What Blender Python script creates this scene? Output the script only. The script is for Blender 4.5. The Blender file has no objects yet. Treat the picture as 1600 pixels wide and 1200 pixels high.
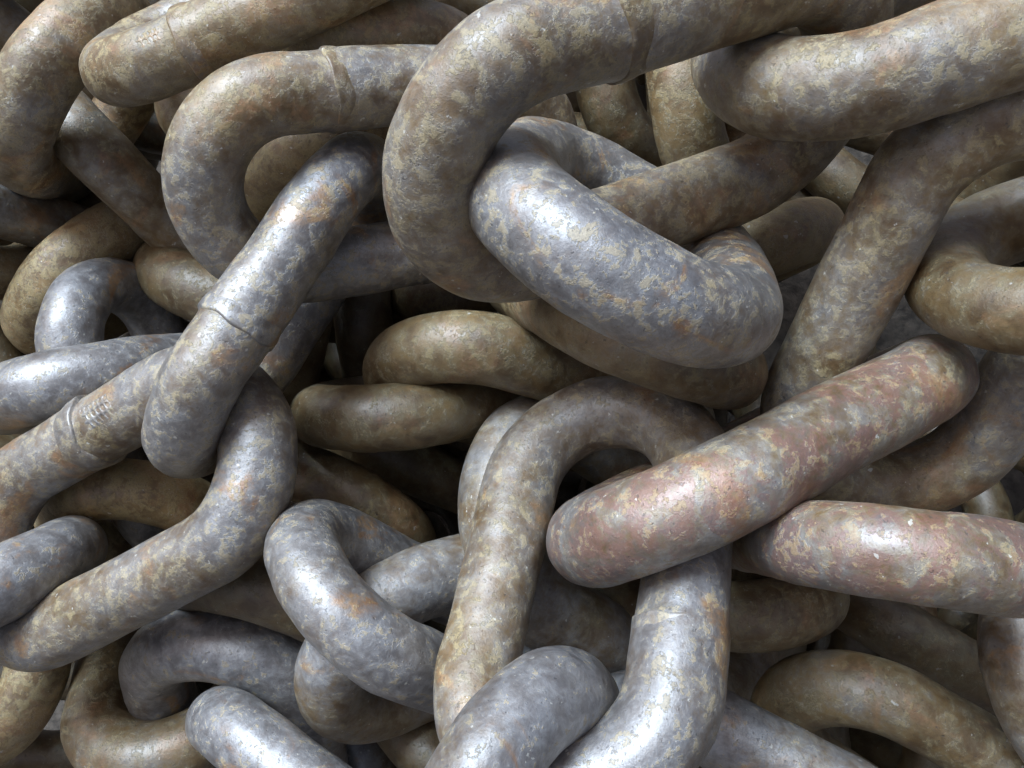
import bpy, math, random
import numpy as np
from mathutils import Vector, Matrix

# ---------------------------------------------------------------- camera, sky, sun, exposure
scene = bpy.context.scene
PITCH = 45.0                                   # the camera looks this far down on the heap
cam_data = bpy.data.cameras.new("camera")
cam_data.lens = 29.25
cam_data.sensor_width = 36.0
cam_data.clip_start = 0.02
cam_data.clip_end = 500.0
camera = bpy.data.objects.new("camera", cam_data)
camera.location = (0.0, 0.0, 1.9)
camera.rotation_euler = (math.radians(90.0 - PITCH), 0.0, 0.0)
scene.collection.objects.link(camera)
scene.camera = camera

SUN_ELEV = math.radians(66.0)
SUN_FROM = Vector((-1.0, 0.02, 0.0)).normalized()      # horizontal direction the light comes from
world = bpy.data.worlds.new("World")
scene.world = world
world.use_nodes = True
wn = world.node_tree
wn.nodes.clear()
sky = wn.nodes.new("ShaderNodeTexSky")
sky.sky_type = 'NISHITA'
sky.sun_disc = False
sky.sun_elevation = SUN_ELEV
sky.sun_rotation = math.atan2(SUN_FROM.x, SUN_FROM.y)
sky.air_density = 0.7
sky.dust_density = 8.0
sky.ozone_density = 1.0
bg = wn.nodes.new("ShaderNodeBackground")
bg.inputs["Strength"].default_value = 0.05
wo = wn.nodes.new("ShaderNodeOutputWorld")
wn.links.new(sky.outputs[0], bg.inputs[0])
wn.links.new(bg.outputs[0], wo.inputs[0])

sun_data = bpy.data.lights.new("sun", 'SUN')
sun_data.energy = 2.2
sun_data.angle = math.radians(30.0)
sun_data.color = (0.58, 0.785, 1.0)
sun = bpy.data.objects.new("sun", sun_data)
sun_dir = Vector((SUN_FROM.x * math.cos(SUN_ELEV), SUN_FROM.y * math.cos(SUN_ELEV), math.sin(SUN_ELEV)))
sun.rotation_euler = sun_dir.to_track_quat('Z', 'Y').to_euler()
sun.location = sun_dir * 20
scene.collection.objects.link(sun)

scene.view_settings.view_transform = 'Standard'
scene.view_settings.look = 'None'
scene.view_settings.exposure = 1.76
scene.view_settings.gamma = 1.0

# ---------------------------------------------------------------- materials
def node(nt, kind, **kw):
    n = nt.nodes.new(kind)
    for k, v in kw.items():
        setattr(n, k, v)
    return n

def steel_material():
    """weathered chain steel: blue-grey mill scale under flaking ochre mud and rust, with red primer patches.
    the object colour carries how much of each: R rust/ochre, G bare blue-grey scale, B red primer; A darkens deep links, painting gap shade into their colour."""
    m = bpy.data.materials.new("weathered_steel")
    m.use_nodes = True
    nt = m.node_tree
    nt.nodes.clear()
    L = nt.links.new
    out = node(nt, "ShaderNodeOutputMaterial")
    p = node(nt, "ShaderNodeBsdfPrincipled")
    L(p.outputs[0], out.inputs[0])
    tc = node(nt, "ShaderNodeTexCoord")
    oi = node(nt, "ShaderNodeObjectInfo")
    off = node(nt, "ShaderNodeVectorMath", operation='MULTIPLY_ADD')
    cmb = node(nt, "ShaderNodeCombineXYZ")
    L(oi.outputs["Random"], cmb.inputs[0]); L(oi.outputs["Random"], cmb.inputs[1]); L(oi.outputs["Random"], cmb.inputs[2])
    L(cmb.outputs[0], off.inputs[0])
    off.inputs[1].default_value = (13.1, 7.7, 23.9)
    L(tc.outputs["Object"], off.inputs[2])
    sep = node(nt, "ShaderNodeSeparateColor")
    L(oi.outputs["Color"], sep.inputs[0])

    def noise(scale, detail=6.0, rough=0.6, dist=0.0, lac=2.0):
        n = node(nt, "ShaderNodeTexNoise")
        n.inputs["Scale"].default_value = scale
        n.inputs["Detail"].default_value = detail
        n.inputs["Roughness"].default_value = rough
        n.inputs["Distortion"].default_value = dist
        n.inputs["Lacunarity"].default_value = lac
        L(off.outputs[0], n.inputs["Vector"])
        return n.outputs["Fac"]
    def mth(op, a, b=None, c=None, clamp=False):
        n = node(nt, "ShaderNodeMath", operation=op, use_clamp=clamp)
        for i, x in enumerate((a, b, c)):
            if x is None: continue
            if isinstance(x, (int, float)): n.inputs[i].default_value = x
            else: L(x, n.inputs[i])
        return n.outputs[0]
    def step(x, lo, hi):
        n = node(nt, "ShaderNodeMapRange", interpolation_type='SMOOTHSTEP')
        L(x, n.inputs[0])
        for i, v in ((1, lo), (2, hi)):
            if isinstance(v, (int, float)): n.inputs[i].default_value = v
            else: L(v, n.inputs[i])
        return n.outputs[0]
    def mix(f, a, b, mode='MIX'):
        n = node(nt, "ShaderNodeMix", data_type='RGBA', blend_type=mode)
        if isinstance(f, (int, float)): n.inputs[0].default_value = f
        else: L(f, n.inputs[0])
        for i, x in ((6, a), (7, b)):
            if isinstance(x, tuple): n.inputs[i].default_value = (*x, 1)
            else: L(x, n.inputs[i])
        return n.outputs[2]

    huge = noise(3.6, 2.0, 0.5, 0.2)
    big = noise(8.0, 3.0, 0.5, 0.4)
    mid = noise(26.0, 7.0, 0.6, 0.6)
    patch = noise(52.0, 9.0, 0.66, 0.35)
    flake = noise(130.0, 8.0, 0.66, 0.35)
    fine = noise(420.0, 4.0, 0.65, 0.3)
    speck = noise(170.0, 4.0, 0.55, 0.0)
    orn = noise(9.0, 6.0, 0.6, 0.8, 2.2)
    redn = noise(19.0, 8.0, 0.68, 0.7)

    # warm bronze-brown oxide everywhere, drifting softly between dark and tan
    bronze = mix(step(mth('ADD', mth('MULTIPLY', big, 0.45), mth('MULTIPLY', mid, 0.55)), 0.36, 0.62), (0.108, 0.062, 0.024), (0.245, 0.160, 0.064))
    bronze = mix(mth('MULTIPLY', step(patch, 0.42, 0.60), 0.55), bronze, (0.185, 0.158, 0.092))
    # blue-grey mill scale where handling keeps the steel bare, feathered into the oxide
    scale_c = mix(step(patch, 0.36, 0.62), (0.120, 0.120, 0.130), (0.212, 0.216, 0.232))
    thr_s = mth('MULTIPLY_ADD', sep.outputs[1], -0.40, 0.745)
    soft = mth('ADD', mth('ADD', mth('MULTIPLY', huge, 0.30), mth('MULTIPLY', big, 0.30)), mth('ADD', mth('MULTIPLY', mid, 0.28), mth('MULTIPLY', flake, 0.22)))
    soft = mth('SUBTRACT', soft, 0.05)
    is_scale = step(soft, mth('SUBTRACT', thr_s, 0.10), mth('ADD', thr_s, 0.10))
    col = mix(mth('MULTIPLY', is_scale, 0.84), bronze, scale_c)
    # orange rust blooms and faint red primer, both broken up by the flakes
    thr_n = mth('MULTIPLY_ADD', sep.outputs[0], -0.13, 0.625)
    is_rust = mth('MULTIPLY', step(orn, thr_n, mth('ADD', thr_n, 0.10)), step(flake, 0.30, 0.56))
    col = mix(mth('MULTIPLY', is_rust, 0.9), col, mix(step(mid, 0.4, 0.6), (0.215, 0.105, 0.042), (0.31, 0.185, 0.085)))
    thr_r = mth('MULTIPLY_ADD', sep.outputs[2], -0.34, 0.775)
    is_red = mth('MULTIPLY', step(mth('ADD', mth('MULTIPLY', redn, 0.7), mth('MULTIPLY', flake, 0.3)), mth('SUBTRACT', thr_r, 0.015), mth('ADD', thr_r, 0.035)), step(patch, 0.34, 0.50))
    col = mix(mth('MULTIPLY', is_red, 0.64), col, (0.175, 0.075, 0.056))
    # thin flaking crust: olive-tan flecks with crisp edges but little contrast
    thr_o = mth('MULTIPLY_ADD', sep.outputs[0], -0.21, 0.655)
    crust_n = mth('ADD', mth('MULTIPLY', patch, 0.55), mth('MULTIPLY', flake, 0.45))
    is_crust = step(crust_n, mth('SUBTRACT', thr_o, 0.010), mth('ADD', thr_o, 0.018))
    crust_c = mix(step(fine, 0.35, 0.65), (0.215, 0.155, 0.060), (0.325, 0.245, 0.112))
    col = mix(mth('MULTIPLY', is_crust, 0.50), col, crust_c)
    # pale rims where flakes have lifted, fine pale scratches, dark pits, bright chips
    edge = mth('ABSOLUTE', mth('SUBTRACT', crust_n, mth('ADD', thr_o, 0.012)))
    rim = mth('SUBTRACT', 1.0, step(edge, 0.003, 0.012))
    col = mix(mth('MULTIPLY', mth('MULTIPLY', rim, step(mid, 0.42, 0.62)), 0.42), col, (0.34, 0.315, 0.26))
    vein = mth('SUBTRACT', 1.0, step(mth('ABSOLUTE', mth('SUBTRACT', flake, 0.5)), 0.004, 0.020))
    col = mix(mth('MULTIPLY', mth('MULTIPLY', vein, step(big, 0.42, 0.58)), 0.22), col, (0.33, 0.30, 0.24))
    pit = step(speck, 0.64, 0.70)
    col = mix(mth('MULTIPLY', pit, 0.5), col, (0.040, 0.034, 0.030))
    chip = step(noise(95.0, 3.0, 0.55, 0.0), 0.70, 0.725)
    col = mix(mth('MULTIPLY', chip, 0.7), col, (0.46, 0.44, 0.39))
    mott = mth('ADD', mth('MULTIPLY', noise(10.0, 6.0, 0.62, 0.4), 0.6), mth('MULTIPLY', patch, 0.4))
    mr = node(nt, "ShaderNodeMapRange")
    L(mott, mr.inputs[0])
    for i, v in ((1, 0.36), (2, 0.64), (3, 0.70), (4, 1.22)):
        mr.inputs[i].default_value = v
    mv = node(nt, "ShaderNodeVectorMath", operation='SCALE')
    L(col, mv.inputs[0]); L(mr.outputs[0], mv.inputs["Scale"])
    col = mv.outputs[0]
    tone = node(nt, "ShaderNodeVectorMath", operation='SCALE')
    L(col, tone.inputs[0]); L(oi.outputs["Alpha"], tone.inputs["Scale"])  # alpha darkens deep links: partly darker rust, partly gap shade painted into base colour
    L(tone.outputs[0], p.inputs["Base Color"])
    clean = mth('SUBTRACT', 1.0, mth('MULTIPLY', is_crust, 0.8))
    metal = mth('MULTIPLY', clean, mth('MULTIPLY_ADD', is_scale, 0.24, 0.04))
    L(metal, p.inputs["Metallic"])
    rgh = mth('ADD', mth('MULTIPLY_ADD', is_crust, 0.12, 0.38), mth('ADD', mth('MULTIPLY', flake, 0.22), mth('MULTIPLY', is_scale, -0.06)))
    L(rgh, p.inputs["Roughness"])
    p.inputs["Specular IOR Level"].default_value = 0.6
    # thin oily film on bare steel, almost none on the crust
    coat = mth('MULTIPLY', clean, mth('MULTIPLY_ADD', is_scale, 0.45, 0.15))
    L(coat, p.inputs["Coat Weight"])
    p.inputs["Coat Roughness"].default_value = 0.40
    p.inputs["Coat IOR"].default_value = 1.6
    # relief
    h = mth('ADD', mth('MULTIPLY', is_crust, 0.35), mth('MULTIPLY', flake, 0.55))
    h = mth('ADD', h, mth('MULTIPLY', fine, 0.30))
    h = mth('SUBTRACT', h, mth('MULTIPLY', pit, 0.45))
    h = mth('ADD', h, mth('MULTIPLY', patch, 0.8))
    b = node(nt, "ShaderNodeBump")
    b.inputs["Strength"].default_value = 0.55
    b.inputs["Distance"].default_value = 0.0022
    L(h, b.inputs["Height"])
    L(b.outputs[0], p.inputs["Normal"])
    return m

STEEL = steel_material()

def ground_material():
    m = bpy.data.materials.new("packed_dirt")
    m.use_nodes = True
    nt = m.node_tree
    p = nt.nodes["Principled BSDF"]
    n = node(nt, "ShaderNodeTexNoise")
    n.inputs["Scale"].default_value = 30.0
    n.inputs["Detail"].default_value = 10.0
    r = node(nt, "ShaderNodeValToRGB")
    r.color_ramp.elements[0].position = 0.35
    r.color_ramp.elements[0].color = (0.035, 0.028, 0.022, 1)
    r.color_ramp.elements[1].position = 0.7
    r.color_ramp.elements[1].color = (0.095, 0.078, 0.062, 1)
    tc = node(nt, "ShaderNodeTexCoord")
    nt.links.new(tc.outputs["Object"], n.inputs["Vector"])
    nt.links.new(n.outputs["Fac"], r.inputs[0])
    nt.links.new(r.outputs[0], p.inputs["Base Color"])
    b = node(nt, "ShaderNodeBump")
    b.inputs["Distance"].default_value = 0.01
    nt.links.new(n.outputs["Fac"], b.inputs["Height"])
    nt.links.new(b.outputs[0], p.inputs["Normal"])
    p.inputs["Roughness"].default_value = 0.95
    return m

# ---------------------------------------------------------------- helpers
def mesh_object(name, verts, faces, mat, parent=None, smooth=True):
    me = bpy.data.meshes.new(name)
    v = np.asarray(verts, dtype=np.float32)
    fa = np.asarray(faces, dtype=np.int32)
    me.vertices.add(len(v)); me.vertices.foreach_set("co", v.ravel())
    k = fa.shape[1]
    me.loops.add(fa.size); me.loops.foreach_set("vertex_index", fa.ravel())
    me.polygons.add(len(fa))
    me.polygons.foreach_set("loop_start", np.arange(0, fa.size, k, dtype=np.int32))
    me.polygons.foreach_set("use_smooth", np.full(len(fa), smooth))
    me.update(calc_edges=True)
    me.materials.append(mat)
    o = bpy.data.objects.new(name, me)
    scene.collection.objects.link(o)
    if parent is not None:
        o.parent = parent
    return o

def grid_faces(nu, nv, wrap_u, wrap_v):
    iu = np.arange(nu if wrap_u else nu - 1)
    iv = np.arange(nv if wrap_v else nv - 1)
    a, b = np.meshgrid(iu, iv, indexing='ij')
    a2, b2 = (a + 1) % nu, (b + 1) % nv
    return np.stack([a * nv + b, a2 * nv + b, a2 * nv + b2, a * nv + b2], -1).reshape(-1, 4)

HS, RR = 1.3, 1.2                # half straight run and bend radius, in bar diameters
def centreline(s, HS=HS, RR=RR):
    """stadium centreline: point and outward normal, s in bar diameters from the left end of the upper bar"""
    s = np.mod(s, 4 * HS + 2 * math.pi * RR)
    p = np.zeros((len(s), 2)); n = np.zeros((len(s), 2))
    q = math.pi * RR
    m = s < 2 * HS
    p[m] = np.stack([-HS + s[m], np.full(m.sum(), RR)], 1); n[m] = (0, 1)
    m = (s >= 2 * HS) & (s < 2 * HS + q)
    a = math.pi / 2 - (s[m] - 2 * HS) / RR
    n[m] = np.stack([np.cos(a), np.sin(a)], 1); p[m] = n[m] * RR + (HS, 0)
    m = (s >= 2 * HS + q) & (s < 4 * HS + q)
    p[m] = np.stack([HS - (s[m] - 2 * HS - q), np.full(m.sum(), -RR)], 1); n[m] = (0, -1)
    m = s >= 4 * HS + q
    a = -math.pi / 2 - (s[m] - 4 * HS - q) / RR
    n[m] = np.stack([np.cos(a), np.sin(a)], 1); p[m] = n[m] * RR + (-HS, 0)
    return p, n

def lumps(pts, rng, scales, amps):
    """cheap smooth 3D noise from random plane waves"""
    o = np.zeros(len(pts))
    for sc, am in zip(scales, amps):
        for _ in range(9):
            k = rng.normal(size=3); k = k / np.linalg.norm(k) * sc * rng.uniform(0.7, 1.4)
            o += am / 3.0 * np.sin(pts @ k + rng.uniform(0, 6.28))
    return o

UNIT = 0.1                       # nominal bar diameter in metres
def sweep(s, ang, radius, hs, rr):
    p, n = centreline(s, hs, rr)
    ca, sa = np.cos(ang), np.sin(ang)
    r = radius
    x = p[:, None, 0] + n[:, None, 0] * ca * r
    y = p[:, None, 1] + n[:, None, 1] * ca * r
    z = sa * r
    return np.stack([x, y, np.broadcast_to(z, x.shape)], -1)

def chain_link(loc, axis, side, dia, hs, rr, colour, label, seed, weld=None, stamp=False, fine=True):
    rng = np.random.default_rng(seed)
    ns, na = (264, 64) if fine else (120, 32)
    per = 4 * hs + 2 * math.pi * rr
    s = np.arange(ns) / ns * per
    ang = np.arange(na) / na * 2 * math.pi
    r = np.full((ns, na), 0.5)
    if weld:
        mid, flip = weld
        ds = (s - mid) * flip
        k = 0.022 * (1 / (1 + np.exp(-np.clip(ds / 0.02, -40, 40)))) * np.exp(-np.clip(ds, 0, None) / 0.9)
        r = r + k[:, None]
    base = sweep(s, ang, r, hs, rr)
    flat = base.reshape(-1, 3)
    r = r + lumps(flat, rng, (1.6, 4.0, 9.0, 20.0), (0.014, 0.009, 0.0050, 0.0022)).reshape(ns, na)
    v = sweep(s, ang, r, hs, rr).reshape(-1, 3) * (dia * UNIT)
    o = mesh_object("chain_link", v, grid_faces(ns, na, True, True)[:, ::-1], STEEL)
    u, w = Vector(axis), Vector(side)
    n = u.cross(w)
    o.matrix_world = Matrix(((u.x, w.x, n.x, loc[0]), (u.y, w.y, n.y, loc[1]), (u.z, w.z, n.z, loc[2]), (0, 0, 0, 1)))
    o.color = colour
    o["label"] = label
    o["category"] = "chain link"
    o["group"] = "heaped anchor chain links"
    if weld:
        # the flash left by the butt weld: a low ragged collar, steep on one side
        nl = 26
        prof_s = np.linspace(-0.05, 0.34, nl)
        prof_r = np.interp(prof_s, [-0.05, -0.012, 0.0, 0.02, 0.16, 0.34], [0.455, 0.485, 0.536, 0.544, 0.540, 0.500])
        rag = sum(rng.uniform(0.006, 0.018) * np.sin(ang * k + rng.uniform(0, 6.28)) for k in (1, 2, 3, 7))
        ss = mid + flip * prof_s[:, None] + rag[None, :]
        rows = []
        for i in range(nl):
            p, n2 = centreline(ss[i], hs, rr)
            pr_ = prof_r[i] * (1 + 0.010 * np.sin(ang * 3 + seed) + 0.004 * np.sin(ang * 9 + i * 0.4))
            rows.append(np.stack([p[:, 0], p[:, 1] + np.sign(n2[:, 1]) * np.cos(ang) * pr_, np.sin(ang) * pr_], 1))
        wv = np.concatenate(rows) * (dia * UNIT)
        c = mesh_object("weld_seam", wv, grid_faces(nl, na, False, True)[:, ::-flip], STEEL, o)
        c.color = colour
    if stamp:
        # a stamped patch: a shallow raised pad with a grid of round dimples
        s0, a0, cols_, rows_, ds_, da_, slant = stamp
        ni, nj = 64, 56
        gi = np.linspace(-0.5, cols_ - 0.5, ni); gj = np.linspace(-0.5, rows_ - 0.5, nj)
        GI, GJ = np.meshgrid(gi, gj, indexing='ij')
        d2 = (GI - np.round(GI)) ** 2 + (GJ - np.round(GJ)) ** 2
        jit = np.round(GI) * 3.1 + np.round(GJ) * 1.7
        depth = 0.030 * np.exp(-d2 / (0.085 + 0.015 * np.sin(jit)))
        rim_ = np.minimum.reduce([GI + 0.5, cols_ - 0.5 - GI, GJ + 0.5, rows_ - 0.5 - GJ])
        pad = 0.498 + 0.014 * np.clip(rim_ / 0.45, 0, 1) - depth
        sv = s0 + (GI - (cols_ - 1) / 2) * ds_ + (GJ - (rows_ - 1) / 2) * slant
        av = a0 + (GJ - (rows_ - 1) / 2) * da_
        pp, nn = centreline(sv.ravel(), hs, rr)
        av = av.ravel(); pad = pad.ravel()
        pv = np.stack([pp[:, 0] + nn[:, 0] * np.cos(av) * pad, pp[:, 1] + nn[:, 1] * np.cos(av) * pad, np.sin(av) * pad], 1)
        c = mesh_object("stamped_mark", pv * (dia * UNIT), grid_faces(ni, nj, False, False)[:, ::-1], STEEL, o)
        c.color = colour
    return o

# ---------------------------------------------------------------- ground
def ground():
    g = np.concatenate([-np.geomspace(300, 2.2, 14), np.linspace(-2, 2, 41), np.geomspace(2.2, 300, 14)])
    X, Y = np.meshgrid(g, g, indexing='ij')
    Y = Y + 1.0
    # the heap lies on a bank that rises away from the camera
    slope = math.tan(math.radians(90 - PITCH))
    z0 = GROUND_Z
    Z = z0 + slope * np.clip(Y - GROUND_Y0, 0, 4.0)
    Z = Z + 0.01 * np.sin(X * 5.1 + 1) * np.sin(Y * 4.3)
    v = np.stack([X, Y, Z], -1).reshape(-1, 3)
    o = mesh_object("ground", v, grid_faces(len(g), len(g), False, False), ground_material())
    o["kind"] = "structure"
    o["label"] = "packed dirt ground under the heap of chain"
    return o
D_BACK = 2.5                     # how far down the line of sight the bank lies behind the links
pr = math.radians(PITCH)
GROUND_Z = 1.9 - D_BACK * math.sin(pr) - 1.6 * math.cos(pr)
GROUND_Y0 = D_BACK * math.cos(pr) - 1.6 * math.sin(pr)
ground()

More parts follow.
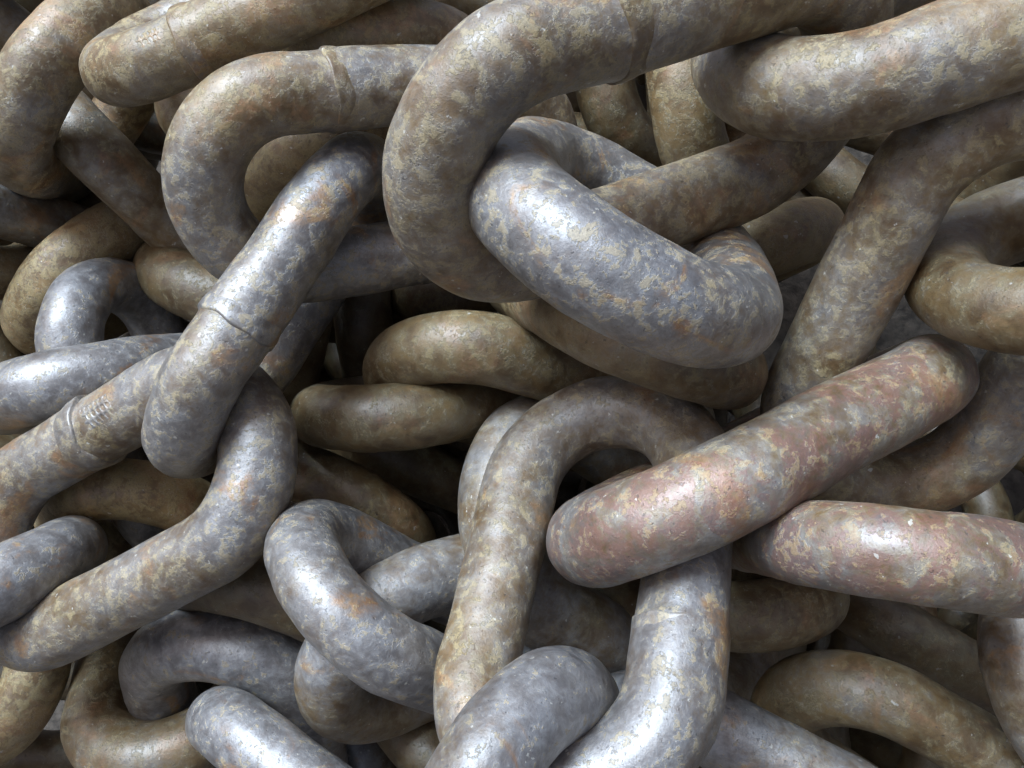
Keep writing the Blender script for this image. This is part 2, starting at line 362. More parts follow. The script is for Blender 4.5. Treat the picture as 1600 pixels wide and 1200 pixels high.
# ---------------------------------------------------------------- the links
LINKS = [
    ((0.1638, 0.8931, 1.4333), (0.8901, 0.4531, 0.0477), (-0.0263, -0.0534, 0.9982), 1.056, 1.39, 1.242, (0.66, 0.58, 0.15, 1.0), (0.641, 1), None, True, "large brown grey link arching over top centre, the thick pale link hooked through it"),
    ((0.5339, 0.9946, 1.5455), (0.9454, 0.1101, 0.3068), (0.0829, -0.9914, 0.1003), 1.095, 1.3, 1.22, (0.6, 0.6, 0.45, 1.0), None, None, True, "thick olive link reaching into the top right corner, nearest of all"),
    ((0.1380, 0.8506, 1.3148), (0.1687, 0.9123, -0.3731), (-0.8702, 0.3157, 0.3783), 1.119, 0.62, 1.308, (0.6, 0.8, 0.25, 1.0), None, None, True, "thick pale U-shaped link hooked through the large arching link at top centre"),
    ((0.1469, 0.9337, 1.0914), (0.2724, -0.8333, 0.4810), (-0.8954, -0.0364, 0.4439), 0.966, 1.296, 1.196, (0.6, 0.35, 0.1, 0.75), None, None, True, "brown link just under the thick pale U-shaped link, its end showing below it"),
    ((-0.1731, 1.0418, 1.2748), (0.9139, 0.3871, -0.1226), (0.0388, 0.2176, 0.9753), 1.0, 1.282, 1.215, (0.6, 0.62, 0.1, 1.0), (0.468, 1), None, True, "oval link with ochre weld band left of the arching link, slanting bar through it"),
    ((-0.3315, 0.9267, 1.1380), (-0.4821, -0.7715, -0.4154), (0.1587, -0.5431, 0.8246), 0.979, 1.223, 1.184, (0.6, 0.75, 0.25, 1.0), (2.078, -1), None, True, "long slanting link with a stepped weld, running through the oval link"),
    ((-0.5701, 0.7184, 0.9325), (0.8553, 0.1254, 0.5028), (-0.3400, 0.8680, 0.3619), 1.051, 1.282, 1.196, (0.6, 0.72, 0.05, 1.0), (1.303, -1), (1.762, 1.707, 6, 3, 0.085, 0.24, 0.03), True, "open link at left edge with stamped dots and a lipped weld on top"),
    ((-0.8961, 0.6034, 0.7756), (0.8828, 0.4050, 0.2377), (0.1329, -0.7009, 0.7007), 1.016, 1.3, 1.202, (0.45, 0.86, 0.08, 1.0), None, None, True, "shiny blue grey link end pushed through the link with stamped dots, at left edge"),
    ((-0.6609, 1.0977, 0.8193), (0.4592, 0.7070, -0.5378), (0.8515, -0.1778, 0.4933), 1.054, 1.302, 1.222, (0.5, 0.86, 0.05, 1.0), None, None, True, "pale bluish bar at left edge directly above the stamped bar"),
    ((-0.6704, 1.0491, 0.7751), (0.2262, -0.3538, -0.9076), (-0.1712, -0.9316, 0.3205), 0.988, 1.296, 1.184, (0.45, 0.86, 0.08, 1.0), None, None, True, "small shiny blue grey arch standing at left, above the pale bluish bar"),
    ((-0.7394, 1.4496, 0.8536), (0.4458, 0.8751, -0.1882), (0.5373, -0.0933, 0.8382), 1.15, 1.37, 1.271, (0.8, 0.25, 0.1, 1.0), None, None, True, "slim orange brown link curving behind the small blue grey arch at left"),
    ((-0.4039, 1.3463, 0.8265), (0.7451, 0.4587, -0.4843), (0.6081, -0.7654, 0.2107), 1.144, 1.318, 1.25, (0.5, 0.15, 0.25, 0.6), None, None, True, "dark brown link end just right of the small blue grey arch"),
    ((-0.2210, 1.3389, 1.1322), (0.7046, 0.6630, -0.2527), (0.6106, -0.3852, 0.6918), 0.98, 1.3, 1.196, (0.8, 0.25, 0.1, 1.0), None, None, True, "ochre link end seen inside the oval link with the weld band"),
    ((-0.7701, 1.4160, 1.2017), (-0.2869, 0.7422, -0.6056), (0.5563, 0.6438, 0.5254), 1.136, 1.001, 1.249, (0.66, 0.52, 0.15, 1.0), None, None, True, "olive U-shaped link bend in the top left corner"),
    ((-0.3588, 1.2382, 1.4405), (0.9328, 0.1351, 0.3340), (0.0832, -0.9828, 0.1650), 0.948, 1.3, 1.199, (0.68, 0.56, 0.1, 1.0), (0.347, 1), (0.05, -0.592, 5, 4, 0.075, 0.2, 0.02), True, "ochre bar with a weld step at the top left, beside the corner bend"),
    ((-0.6723, 1.3710, 0.9793), (0.4441, 0.0585, -0.8941), (0.5447, -0.8099, 0.2175), 1.046, 1.317, 1.208, (0.45, 0.55, 0.25, 1.0), None, None, True, "link bar slanting down right from inside the top left corner bend"),
    ((-0.8274, 1.6866, 1.2055), (0.5707, 0.1702, -0.8033), (-0.8143, -0.0086, -0.5803), 1.021, 1.305, 1.202, (0.3, 0.55, 0.05, 0.7), None, None, True, "grey link showing in the gap under the ochre bar at top left"),
    ((-0.4754, 1.4583, 1.0144), (0.4837, 0.3181, -0.8154), (0.4583, -0.8857, -0.0737), 0.912, 1.287, 1.182, (0.65, 0.4, 0.1, 1.0), None, None, True, "narrow link end in the gap between the ochre bar and the oval link"),
    ((-0.2975, 1.3632, 1.2842), (0.6695, -0.5817, 0.4620), (-0.7421, -0.5510, 0.3816), 1.012, 1.299, 1.2, (0.65, 0.45, 0.15, 1.0), None, None, True, "brown link curving down behind the oval link at the top edge"),
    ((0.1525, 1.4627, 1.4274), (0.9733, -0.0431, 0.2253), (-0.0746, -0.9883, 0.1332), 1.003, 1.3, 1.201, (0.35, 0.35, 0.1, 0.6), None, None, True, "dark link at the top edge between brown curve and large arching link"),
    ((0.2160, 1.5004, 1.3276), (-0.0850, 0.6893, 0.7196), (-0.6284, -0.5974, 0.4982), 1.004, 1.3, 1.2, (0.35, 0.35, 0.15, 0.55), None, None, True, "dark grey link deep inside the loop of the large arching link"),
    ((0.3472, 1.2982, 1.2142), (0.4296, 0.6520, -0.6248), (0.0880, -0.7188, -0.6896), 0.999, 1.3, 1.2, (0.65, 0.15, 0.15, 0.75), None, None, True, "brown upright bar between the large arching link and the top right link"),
    ((0.5501, 0.7976, 1.2168), (-0.2470, -0.2386, -0.9392), (-0.9658, 0.1389, 0.2188), 1.046, 1.278, 1.213, (0.6, 0.6, 0.15, 1.0), None, None, True, "big link at right edge with a long slanting bar, around the red patched link end"),
    ((0.7660, 0.7996, 1.3644), (0.9220, 0.0138, 0.3869), (-0.0854, -0.9675, 0.2382), 1.006, 1.3, 1.198, (0.45, 0.45, 0.2, 0.7), None, None, True, "dark grey link bend at right edge inside the big slanting link"),
    ((0.3295, 0.7013, 1.0713), (0.8362, 0.5433, -0.0748), (0.3520, -0.4270, 0.8329), 1.069, 1.306, 1.209, (0.55, 0.68, 0.84, 1.0), None, None, True, "long red patched link lying across the big upright link at right of centre"),
    ((0.0933, 0.5507, 1.0297), (-0.2138, -0.9651, -0.1515), (-0.9221, 0.2506, -0.2949), 0.993, 1.229, 1.169, (0.55, 0.71, 0.15, 1.0), (6.74, -1), None, True, "big upright link with round top in the lower middle, under the red patched link"),
    ((0.2051, 0.7577, 0.7283), (0.7183, -0.0383, -0.6947), (-0.2168, -0.9611, -0.1711), 1.15, 1.367, 1.302, (0.35, 0.6, 0.2, 1.0), None, None, True, "grey link end bulging out behind the left shoulder of the big upright link"),
    ((-0.0478, 0.2155, 0.9004), (0.4249, 0.7397, 0.5218), (-0.4349, -0.3388, 0.8343), 0.988, 1.3, 1.196, (0.45, 0.86, 0.08, 1.0), None, None, True, "bright blue white link end at bottom edge hooked round the big upright link"),
    ((-0.1146, 0.6032, 0.8115), (0.5770, 0.1513, -0.8026), (0.4722, -0.8636, 0.1767), 0.984, 1.267, 1.186, (0.5, 0.84, 0.2, 1.0), None, None, True, "bright curved link with round left bend, passing behind the big upright link"),
    ((-0.0540, 0.6802, 0.6820), (0.7759, 0.5054, -0.3775), (0.2635, 0.2842, 0.9219), 1.03, 1.285, 1.226, (0.4, 0.65, 0.15, 1.0), None, None, True, "grey bar between the bright curved link and the big upright link"),
    ((-0.4659, 0.5906, 0.4600), (-0.1200, -0.0694, -0.9904), (-0.9814, 0.1591, 0.1078), 1.072, 1.304, 1.217, (0.45, 0.85, 0.05, 1.0), None, None, True, "blue grey arch at the bottom left, one leg dipping into a dark U-bend"),
    ((-0.6104, 0.7657, 0.4942), (-0.2434, 0.9427, -0.2284), (-0.9659, -0.2570, -0.0315), 1.039, 1.313, 1.203, (0.55, 0.45, 0.05, 0.75), None, None, True, "dark U-bend at the bottom left with ochre underside"),
    ((-0.2272, 0.3912, 0.6467), (0.8425, -0.5331, -0.0777), (-0.0134, -0.1650, 0.9862), 0.961, 1.29, 1.191, (0.45, 0.86, 0.08, 1.0), None, None, True, "bluish link end coming out from under the blue grey arch at the bottom edge"),
    ((-1.0479, 0.6826, 0.5418), (0.9825, -0.1606, 0.0948), (-0.0971, -0.8745, -0.4752), 1.01, 1.3, 1.2, (0.8, 0.35, 0.05, 1.0), None, None, True, "ochre link bend in the bottom left corner"),
    ((-0.1900, 0.6762, 0.3495), (-0.5236, 0.7309, -0.4377), (0.5620, -0.0899, -0.8223), 1.002, 1.297, 1.199, (0.45, 0.35, 0.2, 0.7), None, None, True, "brown grey link at the bottom edge below the bright curved link"),
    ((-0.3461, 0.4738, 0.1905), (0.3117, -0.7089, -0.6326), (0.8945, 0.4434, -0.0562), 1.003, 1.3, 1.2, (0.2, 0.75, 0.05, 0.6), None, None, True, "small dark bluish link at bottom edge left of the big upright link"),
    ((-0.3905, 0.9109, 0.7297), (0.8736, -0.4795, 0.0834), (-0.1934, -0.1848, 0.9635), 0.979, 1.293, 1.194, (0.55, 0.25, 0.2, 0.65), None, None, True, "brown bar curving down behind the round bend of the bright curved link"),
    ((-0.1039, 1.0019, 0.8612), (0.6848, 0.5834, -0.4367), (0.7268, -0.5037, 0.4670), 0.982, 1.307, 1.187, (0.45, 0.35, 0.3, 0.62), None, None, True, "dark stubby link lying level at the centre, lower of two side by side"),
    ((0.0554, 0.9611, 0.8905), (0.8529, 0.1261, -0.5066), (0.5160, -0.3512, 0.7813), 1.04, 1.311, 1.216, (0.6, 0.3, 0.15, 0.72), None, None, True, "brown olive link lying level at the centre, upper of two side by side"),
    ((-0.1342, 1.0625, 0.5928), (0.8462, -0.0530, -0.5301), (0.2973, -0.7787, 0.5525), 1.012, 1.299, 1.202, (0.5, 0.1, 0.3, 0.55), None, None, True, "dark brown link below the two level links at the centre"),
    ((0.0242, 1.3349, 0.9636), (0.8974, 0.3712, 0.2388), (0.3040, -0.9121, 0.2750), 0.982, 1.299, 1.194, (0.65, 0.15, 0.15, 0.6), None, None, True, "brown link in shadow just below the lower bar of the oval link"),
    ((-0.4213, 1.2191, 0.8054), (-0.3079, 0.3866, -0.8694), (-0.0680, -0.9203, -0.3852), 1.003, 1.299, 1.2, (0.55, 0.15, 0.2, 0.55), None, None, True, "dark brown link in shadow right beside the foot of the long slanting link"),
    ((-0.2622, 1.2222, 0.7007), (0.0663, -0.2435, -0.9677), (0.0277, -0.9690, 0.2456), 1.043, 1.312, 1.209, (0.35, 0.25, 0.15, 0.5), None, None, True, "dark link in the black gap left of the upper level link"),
    ((0.2547, 1.1046, 1.0186), (0.9046, 0.0739, 0.4198), (-0.2399, -0.7258, 0.6447), 1.011, 1.305, 1.203, (0.8, 0.2, 0.1, 0.9), None, None, True, "ochre link end in the gap right of the thick pale U-shaped link"),
    ((0.4242, 0.5858, 1.0220), (0.0238, -0.5931, 0.8048), (-0.9909, 0.0926, 0.0976), 0.919, 1.291, 1.204, (0.55, 0.62, 0.84, 1.0), None, None, True, "level bar with red patches at right edge, below the red patched link"),
    ((0.2477, 0.7526, 0.6710), (0.8053, -0.3930, 0.4439), (-0.5887, -0.6185, 0.5205), 0.998, 1.339, 1.17, (0.6, 0.2, 0.2, 0.75), None, None, True, "brown rounded link end showing right of the big upright link, below the level bar"),
    ((0.6348, 0.4311, 0.6273), (0.8555, -0.4618, -0.2341), (0.2584, -0.0110, 0.9660), 1.001, 1.3, 1.199, (0.5, 0.4, 0.25, 0.8), None, None, True, "curved brown grey link across the bottom right corner"),
    ((0.3505, 0.3895, 0.6681), (0.8827, -0.4623, -0.0843), (0.1681, 0.1430, 0.9753), 1.001, 1.3, 1.2, (0.35, 0.8, 0.2, 1.0), None, None, True, "bluish slanting bar at bottom edge right of the big upright link"),
    ((0.8724, 0.4854, 0.8157), (0.9210, -0.0163, -0.3891), (0.1161, 0.9653, 0.2341), 1.001, 1.3, 1.2, (0.35, 0.65, 0.1, 1.0), None, None, True, "grey link bend cut by the right edge, near the bottom right corner"),
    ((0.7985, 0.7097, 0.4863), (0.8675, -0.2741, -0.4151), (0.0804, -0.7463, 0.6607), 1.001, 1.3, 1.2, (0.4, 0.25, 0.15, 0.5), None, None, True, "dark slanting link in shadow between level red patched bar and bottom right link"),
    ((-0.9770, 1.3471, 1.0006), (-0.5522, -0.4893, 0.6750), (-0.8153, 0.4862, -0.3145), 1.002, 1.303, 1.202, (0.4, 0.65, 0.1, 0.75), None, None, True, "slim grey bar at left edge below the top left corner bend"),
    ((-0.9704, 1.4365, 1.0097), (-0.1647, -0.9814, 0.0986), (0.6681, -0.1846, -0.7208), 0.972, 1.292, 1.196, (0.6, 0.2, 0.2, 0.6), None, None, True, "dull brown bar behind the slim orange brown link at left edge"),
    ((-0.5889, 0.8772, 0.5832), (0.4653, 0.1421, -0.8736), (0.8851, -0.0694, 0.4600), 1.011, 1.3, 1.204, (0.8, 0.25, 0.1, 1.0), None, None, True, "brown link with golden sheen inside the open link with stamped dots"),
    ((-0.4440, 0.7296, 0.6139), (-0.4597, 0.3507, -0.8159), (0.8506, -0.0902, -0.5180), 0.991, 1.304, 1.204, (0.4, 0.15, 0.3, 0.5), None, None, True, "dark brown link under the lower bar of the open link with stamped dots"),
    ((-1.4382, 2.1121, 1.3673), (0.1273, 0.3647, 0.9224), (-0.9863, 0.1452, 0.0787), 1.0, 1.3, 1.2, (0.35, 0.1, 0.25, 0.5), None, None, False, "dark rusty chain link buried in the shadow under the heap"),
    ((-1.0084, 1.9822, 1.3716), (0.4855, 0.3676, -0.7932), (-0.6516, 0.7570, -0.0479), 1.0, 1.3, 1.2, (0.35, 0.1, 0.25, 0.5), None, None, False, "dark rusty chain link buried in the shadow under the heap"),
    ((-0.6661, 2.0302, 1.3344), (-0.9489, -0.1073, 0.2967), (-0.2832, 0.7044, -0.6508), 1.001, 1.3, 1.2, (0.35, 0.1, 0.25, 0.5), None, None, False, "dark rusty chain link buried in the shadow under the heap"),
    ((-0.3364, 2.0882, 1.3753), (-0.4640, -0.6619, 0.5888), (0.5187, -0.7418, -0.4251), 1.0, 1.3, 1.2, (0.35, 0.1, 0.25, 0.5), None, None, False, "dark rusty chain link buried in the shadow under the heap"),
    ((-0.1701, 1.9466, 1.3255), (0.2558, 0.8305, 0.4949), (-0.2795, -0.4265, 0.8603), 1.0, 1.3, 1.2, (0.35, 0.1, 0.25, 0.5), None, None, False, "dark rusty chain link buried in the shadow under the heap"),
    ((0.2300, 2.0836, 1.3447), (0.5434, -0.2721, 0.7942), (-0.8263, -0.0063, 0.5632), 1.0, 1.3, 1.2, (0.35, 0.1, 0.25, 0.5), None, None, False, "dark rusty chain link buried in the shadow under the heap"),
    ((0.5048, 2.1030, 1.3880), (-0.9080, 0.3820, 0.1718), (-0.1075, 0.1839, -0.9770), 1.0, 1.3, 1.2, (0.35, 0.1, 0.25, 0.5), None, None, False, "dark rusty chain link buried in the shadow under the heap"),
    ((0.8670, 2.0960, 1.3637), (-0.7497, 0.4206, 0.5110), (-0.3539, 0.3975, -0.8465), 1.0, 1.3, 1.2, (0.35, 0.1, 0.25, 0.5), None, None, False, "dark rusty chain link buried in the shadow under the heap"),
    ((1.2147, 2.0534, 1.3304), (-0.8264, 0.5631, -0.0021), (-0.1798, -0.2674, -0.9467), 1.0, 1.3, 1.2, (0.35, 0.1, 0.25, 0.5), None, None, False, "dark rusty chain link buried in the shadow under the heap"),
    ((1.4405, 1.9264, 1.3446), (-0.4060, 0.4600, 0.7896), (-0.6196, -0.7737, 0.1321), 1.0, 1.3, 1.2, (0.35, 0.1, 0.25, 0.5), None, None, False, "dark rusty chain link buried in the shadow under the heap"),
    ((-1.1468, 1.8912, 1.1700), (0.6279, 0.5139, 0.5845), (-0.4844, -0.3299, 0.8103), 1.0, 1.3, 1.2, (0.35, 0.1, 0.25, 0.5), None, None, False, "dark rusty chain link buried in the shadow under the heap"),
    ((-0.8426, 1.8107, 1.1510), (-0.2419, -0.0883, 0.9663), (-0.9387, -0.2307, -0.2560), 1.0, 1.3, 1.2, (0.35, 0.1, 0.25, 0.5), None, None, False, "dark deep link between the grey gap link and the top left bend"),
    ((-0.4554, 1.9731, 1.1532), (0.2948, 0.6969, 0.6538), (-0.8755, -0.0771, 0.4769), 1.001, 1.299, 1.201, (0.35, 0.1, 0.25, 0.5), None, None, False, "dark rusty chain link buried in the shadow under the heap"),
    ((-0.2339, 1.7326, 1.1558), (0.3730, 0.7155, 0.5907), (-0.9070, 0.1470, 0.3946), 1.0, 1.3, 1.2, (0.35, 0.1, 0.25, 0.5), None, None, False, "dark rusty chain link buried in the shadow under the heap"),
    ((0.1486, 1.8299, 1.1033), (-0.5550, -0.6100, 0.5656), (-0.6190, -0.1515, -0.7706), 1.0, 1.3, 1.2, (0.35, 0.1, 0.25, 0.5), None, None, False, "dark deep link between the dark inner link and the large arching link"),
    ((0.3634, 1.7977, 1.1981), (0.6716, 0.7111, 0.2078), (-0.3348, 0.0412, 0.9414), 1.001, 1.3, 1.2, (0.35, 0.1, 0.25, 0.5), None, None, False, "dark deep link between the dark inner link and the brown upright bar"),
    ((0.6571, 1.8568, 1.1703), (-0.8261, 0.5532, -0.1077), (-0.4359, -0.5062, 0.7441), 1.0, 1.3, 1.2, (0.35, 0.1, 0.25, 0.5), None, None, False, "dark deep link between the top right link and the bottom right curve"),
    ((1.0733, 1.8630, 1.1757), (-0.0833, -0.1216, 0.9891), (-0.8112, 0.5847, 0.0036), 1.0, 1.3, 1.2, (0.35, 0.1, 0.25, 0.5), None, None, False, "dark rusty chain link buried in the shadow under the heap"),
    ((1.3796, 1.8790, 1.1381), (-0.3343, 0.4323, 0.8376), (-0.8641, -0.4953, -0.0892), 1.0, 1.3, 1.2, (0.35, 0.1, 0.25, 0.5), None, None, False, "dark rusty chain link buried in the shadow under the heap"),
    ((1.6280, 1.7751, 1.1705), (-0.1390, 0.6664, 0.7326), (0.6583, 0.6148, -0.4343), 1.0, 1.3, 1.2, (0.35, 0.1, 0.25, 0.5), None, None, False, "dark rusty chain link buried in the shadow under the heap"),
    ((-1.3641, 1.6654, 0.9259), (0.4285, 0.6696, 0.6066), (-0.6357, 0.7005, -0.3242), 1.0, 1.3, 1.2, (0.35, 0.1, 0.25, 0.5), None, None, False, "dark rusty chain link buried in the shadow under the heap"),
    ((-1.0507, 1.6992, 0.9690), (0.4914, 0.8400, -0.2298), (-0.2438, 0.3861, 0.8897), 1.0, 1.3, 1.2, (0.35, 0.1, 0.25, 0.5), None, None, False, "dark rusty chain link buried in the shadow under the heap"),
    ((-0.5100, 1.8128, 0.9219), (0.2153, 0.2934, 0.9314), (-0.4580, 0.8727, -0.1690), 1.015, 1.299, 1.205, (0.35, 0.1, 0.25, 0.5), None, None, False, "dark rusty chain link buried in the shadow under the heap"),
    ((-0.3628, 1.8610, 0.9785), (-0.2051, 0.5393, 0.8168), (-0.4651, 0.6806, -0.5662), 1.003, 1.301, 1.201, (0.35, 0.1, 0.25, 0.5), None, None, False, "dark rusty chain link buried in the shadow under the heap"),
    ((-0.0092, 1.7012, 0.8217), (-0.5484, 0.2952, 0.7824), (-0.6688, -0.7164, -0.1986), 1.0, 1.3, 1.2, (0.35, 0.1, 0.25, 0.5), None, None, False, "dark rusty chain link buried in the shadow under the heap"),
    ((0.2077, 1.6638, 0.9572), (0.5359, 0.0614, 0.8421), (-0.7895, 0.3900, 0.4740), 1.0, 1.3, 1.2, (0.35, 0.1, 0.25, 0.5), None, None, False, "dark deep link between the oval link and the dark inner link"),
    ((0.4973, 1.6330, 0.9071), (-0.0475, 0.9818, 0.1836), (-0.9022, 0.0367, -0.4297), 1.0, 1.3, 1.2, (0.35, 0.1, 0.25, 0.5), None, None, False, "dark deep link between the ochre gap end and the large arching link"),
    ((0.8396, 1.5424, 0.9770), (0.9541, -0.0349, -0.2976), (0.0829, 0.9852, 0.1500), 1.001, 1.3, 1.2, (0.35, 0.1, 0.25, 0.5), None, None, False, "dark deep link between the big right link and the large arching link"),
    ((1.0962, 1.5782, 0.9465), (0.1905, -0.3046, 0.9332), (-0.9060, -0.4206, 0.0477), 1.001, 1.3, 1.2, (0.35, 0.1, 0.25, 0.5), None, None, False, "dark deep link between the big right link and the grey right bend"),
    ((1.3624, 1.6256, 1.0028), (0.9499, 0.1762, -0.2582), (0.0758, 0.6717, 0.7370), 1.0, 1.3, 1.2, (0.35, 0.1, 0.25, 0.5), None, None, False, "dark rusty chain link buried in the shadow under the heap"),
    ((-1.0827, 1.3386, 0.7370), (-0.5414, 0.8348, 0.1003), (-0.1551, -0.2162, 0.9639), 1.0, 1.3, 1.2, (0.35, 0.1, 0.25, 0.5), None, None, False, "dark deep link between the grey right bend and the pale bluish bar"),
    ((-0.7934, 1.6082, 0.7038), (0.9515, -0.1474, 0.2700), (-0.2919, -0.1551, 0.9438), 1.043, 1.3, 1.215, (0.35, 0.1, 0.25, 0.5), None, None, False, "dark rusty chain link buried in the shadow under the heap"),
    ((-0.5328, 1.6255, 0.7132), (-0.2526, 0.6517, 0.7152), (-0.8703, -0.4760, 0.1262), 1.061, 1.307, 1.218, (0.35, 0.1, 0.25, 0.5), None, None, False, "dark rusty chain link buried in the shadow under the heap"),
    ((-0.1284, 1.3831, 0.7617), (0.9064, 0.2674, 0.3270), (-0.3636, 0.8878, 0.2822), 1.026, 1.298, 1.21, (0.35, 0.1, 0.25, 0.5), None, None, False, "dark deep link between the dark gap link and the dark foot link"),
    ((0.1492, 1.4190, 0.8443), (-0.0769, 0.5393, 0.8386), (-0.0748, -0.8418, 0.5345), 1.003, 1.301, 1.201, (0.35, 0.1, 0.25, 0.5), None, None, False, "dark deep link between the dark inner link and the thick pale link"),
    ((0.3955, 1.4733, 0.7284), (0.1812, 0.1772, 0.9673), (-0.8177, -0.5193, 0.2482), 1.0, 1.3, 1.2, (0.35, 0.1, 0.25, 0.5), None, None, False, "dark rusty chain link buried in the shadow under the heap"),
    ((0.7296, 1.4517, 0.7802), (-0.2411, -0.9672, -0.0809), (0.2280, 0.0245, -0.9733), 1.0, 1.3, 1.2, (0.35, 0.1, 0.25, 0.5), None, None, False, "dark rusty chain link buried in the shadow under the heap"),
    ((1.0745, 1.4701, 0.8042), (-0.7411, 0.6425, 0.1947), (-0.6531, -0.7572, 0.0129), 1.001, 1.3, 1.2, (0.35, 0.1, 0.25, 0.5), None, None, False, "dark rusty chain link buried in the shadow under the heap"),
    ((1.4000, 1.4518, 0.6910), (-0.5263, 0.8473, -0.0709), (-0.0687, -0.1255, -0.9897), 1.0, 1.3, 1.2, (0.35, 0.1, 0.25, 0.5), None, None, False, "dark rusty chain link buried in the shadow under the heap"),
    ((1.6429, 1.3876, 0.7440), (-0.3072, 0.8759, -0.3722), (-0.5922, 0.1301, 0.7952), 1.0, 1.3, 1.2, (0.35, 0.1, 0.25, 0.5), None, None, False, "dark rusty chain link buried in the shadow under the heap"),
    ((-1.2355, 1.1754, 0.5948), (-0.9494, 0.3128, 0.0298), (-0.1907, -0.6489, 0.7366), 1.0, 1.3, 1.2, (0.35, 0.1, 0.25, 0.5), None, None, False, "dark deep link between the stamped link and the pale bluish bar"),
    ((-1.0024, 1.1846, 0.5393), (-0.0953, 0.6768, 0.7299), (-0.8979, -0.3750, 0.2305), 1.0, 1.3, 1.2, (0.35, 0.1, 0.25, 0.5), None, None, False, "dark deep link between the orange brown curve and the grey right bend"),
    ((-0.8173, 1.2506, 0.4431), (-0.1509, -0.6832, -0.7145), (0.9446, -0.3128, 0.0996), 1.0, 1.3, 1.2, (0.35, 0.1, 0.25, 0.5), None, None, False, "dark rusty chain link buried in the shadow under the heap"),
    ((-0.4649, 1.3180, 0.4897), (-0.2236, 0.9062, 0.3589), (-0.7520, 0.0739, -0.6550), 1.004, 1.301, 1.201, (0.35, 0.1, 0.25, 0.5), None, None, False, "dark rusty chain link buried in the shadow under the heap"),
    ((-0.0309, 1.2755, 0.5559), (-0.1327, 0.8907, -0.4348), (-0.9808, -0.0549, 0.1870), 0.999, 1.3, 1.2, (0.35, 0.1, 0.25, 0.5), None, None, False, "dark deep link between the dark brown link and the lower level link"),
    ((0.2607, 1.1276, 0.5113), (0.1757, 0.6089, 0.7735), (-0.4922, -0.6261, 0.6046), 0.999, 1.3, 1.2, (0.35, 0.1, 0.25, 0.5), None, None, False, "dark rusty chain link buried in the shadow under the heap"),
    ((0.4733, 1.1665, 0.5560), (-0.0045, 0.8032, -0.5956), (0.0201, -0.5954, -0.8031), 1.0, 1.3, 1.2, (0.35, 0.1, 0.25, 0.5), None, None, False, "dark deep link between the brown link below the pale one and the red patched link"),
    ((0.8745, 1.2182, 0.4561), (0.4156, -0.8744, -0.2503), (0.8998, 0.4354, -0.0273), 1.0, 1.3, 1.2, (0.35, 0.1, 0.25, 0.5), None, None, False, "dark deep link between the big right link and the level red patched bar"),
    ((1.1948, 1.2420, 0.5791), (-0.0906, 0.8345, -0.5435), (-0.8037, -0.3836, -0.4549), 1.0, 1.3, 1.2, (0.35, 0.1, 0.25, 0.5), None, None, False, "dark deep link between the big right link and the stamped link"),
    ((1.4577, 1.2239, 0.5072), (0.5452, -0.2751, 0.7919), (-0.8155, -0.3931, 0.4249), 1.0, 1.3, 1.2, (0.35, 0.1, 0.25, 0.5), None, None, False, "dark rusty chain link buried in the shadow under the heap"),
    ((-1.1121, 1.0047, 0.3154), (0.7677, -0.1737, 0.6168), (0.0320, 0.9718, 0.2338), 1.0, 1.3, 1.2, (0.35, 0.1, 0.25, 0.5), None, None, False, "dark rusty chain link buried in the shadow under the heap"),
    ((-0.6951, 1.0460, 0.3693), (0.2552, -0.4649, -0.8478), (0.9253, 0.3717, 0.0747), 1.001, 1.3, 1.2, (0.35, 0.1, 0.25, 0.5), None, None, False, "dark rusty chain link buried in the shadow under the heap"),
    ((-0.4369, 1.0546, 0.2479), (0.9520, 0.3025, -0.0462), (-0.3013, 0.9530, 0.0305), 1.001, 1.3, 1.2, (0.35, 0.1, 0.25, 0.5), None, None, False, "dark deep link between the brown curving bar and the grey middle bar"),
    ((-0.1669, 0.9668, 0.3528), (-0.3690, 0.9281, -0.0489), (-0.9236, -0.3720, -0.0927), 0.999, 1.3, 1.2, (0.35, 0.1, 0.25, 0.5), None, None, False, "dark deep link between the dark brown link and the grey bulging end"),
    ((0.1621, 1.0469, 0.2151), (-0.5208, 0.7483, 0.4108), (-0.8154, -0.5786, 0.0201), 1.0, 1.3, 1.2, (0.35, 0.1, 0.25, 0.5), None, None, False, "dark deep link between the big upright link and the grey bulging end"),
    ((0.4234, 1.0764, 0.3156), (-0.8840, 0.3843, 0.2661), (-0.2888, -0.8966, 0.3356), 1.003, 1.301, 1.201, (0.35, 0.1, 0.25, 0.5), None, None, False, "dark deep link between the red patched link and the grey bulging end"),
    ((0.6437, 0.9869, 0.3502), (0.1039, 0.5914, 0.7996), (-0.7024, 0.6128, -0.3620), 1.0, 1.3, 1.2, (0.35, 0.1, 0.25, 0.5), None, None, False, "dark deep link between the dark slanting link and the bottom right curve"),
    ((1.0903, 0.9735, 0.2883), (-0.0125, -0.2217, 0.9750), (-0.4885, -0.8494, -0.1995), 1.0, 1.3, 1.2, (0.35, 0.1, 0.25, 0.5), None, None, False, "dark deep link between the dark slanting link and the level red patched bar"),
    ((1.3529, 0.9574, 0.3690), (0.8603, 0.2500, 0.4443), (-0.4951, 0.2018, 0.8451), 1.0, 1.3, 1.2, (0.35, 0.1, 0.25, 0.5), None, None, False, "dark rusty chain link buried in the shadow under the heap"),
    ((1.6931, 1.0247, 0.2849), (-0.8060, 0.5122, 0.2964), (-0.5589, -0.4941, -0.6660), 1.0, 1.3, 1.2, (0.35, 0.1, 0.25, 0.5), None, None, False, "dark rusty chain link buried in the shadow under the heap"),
    ((-1.2915, 0.8181, 0.2038), (-0.8322, 0.5151, -0.2051), (0.4150, 0.3335, -0.8465), 1.0, 1.3, 1.2, (0.35, 0.1, 0.25, 0.5), None, None, False, "dark rusty chain link buried in the shadow under the heap"),
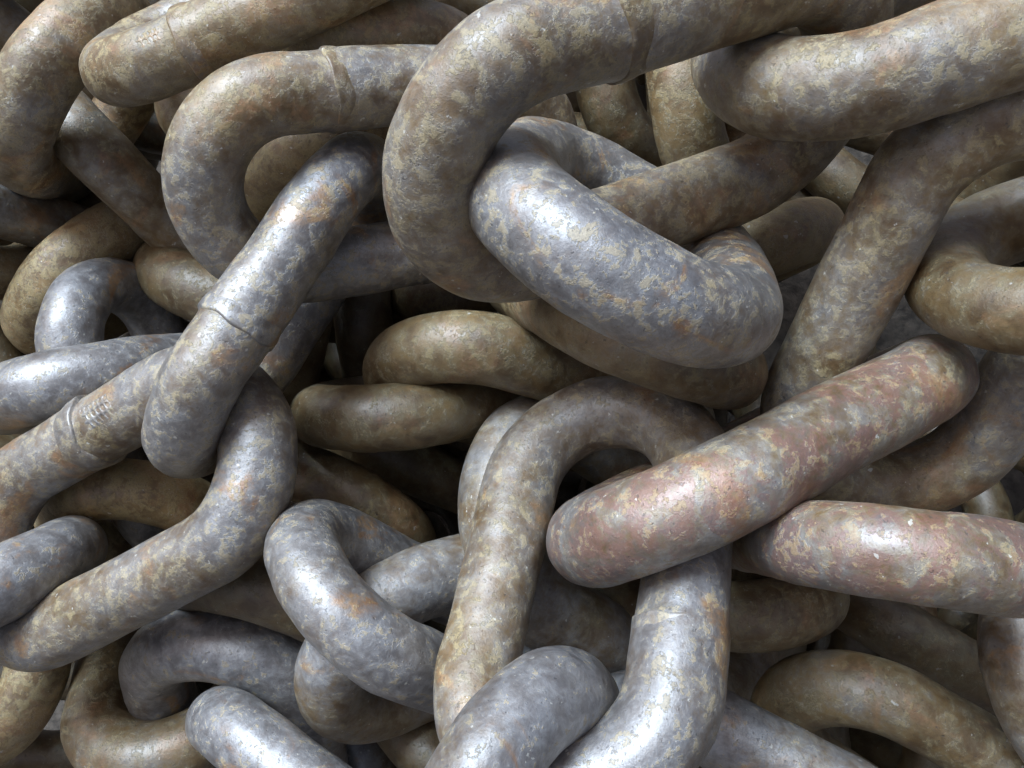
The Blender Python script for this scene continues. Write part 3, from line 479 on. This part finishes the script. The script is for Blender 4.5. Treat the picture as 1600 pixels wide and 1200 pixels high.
    ((-0.9712, 0.7590, 0.1349), (0.9564, 0.0837, -0.2798), (0.2388, 0.3272, 0.9142), 1.0, 1.3, 1.2, (0.35, 0.1, 0.25, 0.5), None, None, False, "dark deep link between the ochre corner bend and the dark U-bend"),
    ((-0.7404, 0.8128, 0.1474), (-0.5705, 0.4453, 0.6901), (-0.1948, 0.7430, -0.6404), 1.0, 1.3, 1.2, (0.35, 0.1, 0.25, 0.5), None, None, False, "dark deep link between the bottom left arch and the dark U-bend"),
    ((-0.3649, 0.9137, 0.0805), (0.6560, 0.7531, 0.0508), (-0.6250, 0.5041, 0.5960), 1.0, 1.3, 1.2, (0.35, 0.1, 0.25, 0.5), None, None, False, "dark rusty chain link buried in the shadow under the heap"),
    ((-0.1851, 0.8549, 0.0967), (0.9230, 0.3724, -0.0974), (-0.3233, 0.8874, 0.3285), 1.0, 1.3, 1.2, (0.35, 0.1, 0.25, 0.5), None, None, False, "dark deep link between the bright curved link and the grey middle bar"),
    ((0.1620, 0.7839, 0.1629), (0.9321, 0.3246, 0.1607), (-0.3172, 0.5171, 0.7950), 0.999, 1.3, 1.2, (0.35, 0.1, 0.25, 0.5), None, None, False, "dark rusty chain link buried in the shadow under the heap"),
    ((0.4907, 0.8481, 0.2111), (0.0384, 0.6128, 0.7893), (-0.3917, 0.7359, -0.5523), 1.002, 1.3, 1.2, (0.35, 0.1, 0.25, 0.5), None, None, False, "dark deep link between the bottom right curve and the brown rounded end"),
    ((0.7686, 0.8180, 0.1816), (0.1217, 0.9707, 0.2070), (-0.5750, 0.2390, -0.7825), 1.0, 1.3, 1.2, (0.35, 0.1, 0.25, 0.5), None, None, False, "dark deep link between the bottom right curve and the level red patched bar"),
    ((1.1848, 0.7806, 0.1433), (0.2320, 0.8296, 0.5078), (-0.4593, 0.5537, -0.6947), 1.0, 1.3, 1.2, (0.35, 0.1, 0.25, 0.5), None, None, False, "dark rusty chain link buried in the shadow under the heap"),
    ((1.4292, 0.8188, 0.0890), (0.5746, 0.8120, 0.1029), (-0.8106, 0.5473, 0.2082), 1.0, 1.3, 1.2, (0.35, 0.1, 0.25, 0.5), None, None, False, "dark rusty chain link buried in the shadow under the heap"),
    ((-1.0357, 0.5451, -0.0474), (0.2729, -0.5467, 0.7915), (-0.5732, 0.5684, 0.5902), 1.0, 1.3, 1.2, (0.35, 0.1, 0.25, 0.5), None, None, False, "dark rusty chain link buried in the shadow under the heap"),
    ((-0.8238, 0.6249, -0.0845), (-0.6340, 0.7654, -0.1109), (-0.7620, -0.5937, 0.2587), 1.0, 1.3, 1.2, (0.35, 0.1, 0.25, 0.5), None, None, False, "dark rusty chain link buried in the shadow under the heap"),
    ((-0.4247, 0.5612, -0.1021), (-0.4072, -0.6242, 0.6668), (-0.7545, 0.6413, 0.1396), 1.0, 1.3, 1.2, (0.35, 0.1, 0.25, 0.5), None, None, False, "dark rusty chain link buried in the shadow under the heap"),
    ((-0.1821, 0.6404, -0.0494), (-0.8544, -0.4719, 0.2174), (-0.5195, 0.7717, -0.3667), 1.0, 1.3, 1.2, (0.35, 0.1, 0.25, 0.5), None, None, False, "dark rusty chain link buried in the shadow under the heap"),
    ((0.1727, 0.6626, -0.0997), (0.6382, 0.7354, -0.2278), (-0.4937, 0.1637, -0.8541), 1.0, 1.3, 1.2, (0.35, 0.1, 0.25, 0.5), None, None, False, "dark rusty chain link buried in the shadow under the heap"),
    ((0.4406, 0.6103, 0.0122), (0.6184, 0.7855, -0.0233), (-0.4175, 0.3535, 0.8371), 1.0, 1.3, 1.2, (0.35, 0.1, 0.25, 0.5), None, None, False, "dark rusty chain link buried in the shadow under the heap"),
    ((0.6737, 0.6763, -0.0953), (-0.5902, 0.4344, -0.6804), (-0.3668, -0.8951, -0.2534), 1.0, 1.3, 1.2, (0.35, 0.1, 0.25, 0.5), None, None, False, "dark deep link between the bottom right curve and the bluish bottom bar"),
    ((1.0104, 0.5876, -0.1543), (-0.2186, 0.1351, 0.9664), (-0.1098, -0.9875, 0.1132), 1.0, 1.3, 1.2, (0.35, 0.1, 0.25, 0.5), None, None, False, "dark rusty chain link buried in the shadow under the heap"),
    ((1.3544, 0.5641, -0.1215), (0.9668, 0.2548, 0.0194), (-0.2554, 0.9658, 0.0446), 1.0, 1.3, 1.2, (0.35, 0.1, 0.25, 0.5), None, None, False, "dark rusty chain link buried in the shadow under the heap"),
    ((1.6903, 0.5935, -0.1145), (-0.9870, -0.1160, 0.1116), (-0.1374, 0.2458, -0.9595), 1.0, 1.3, 1.2, (0.35, 0.1, 0.25, 0.5), None, None, False, "dark rusty chain link buried in the shadow under the heap"),
]
for i, (loc, axis, side, dia, hs, rr, colour, weld, stamp, fine, label) in enumerate(LINKS):
    chain_link(loc, axis, side, dia, hs, rr, colour, label, 100 + i, weld, stamp, fine)
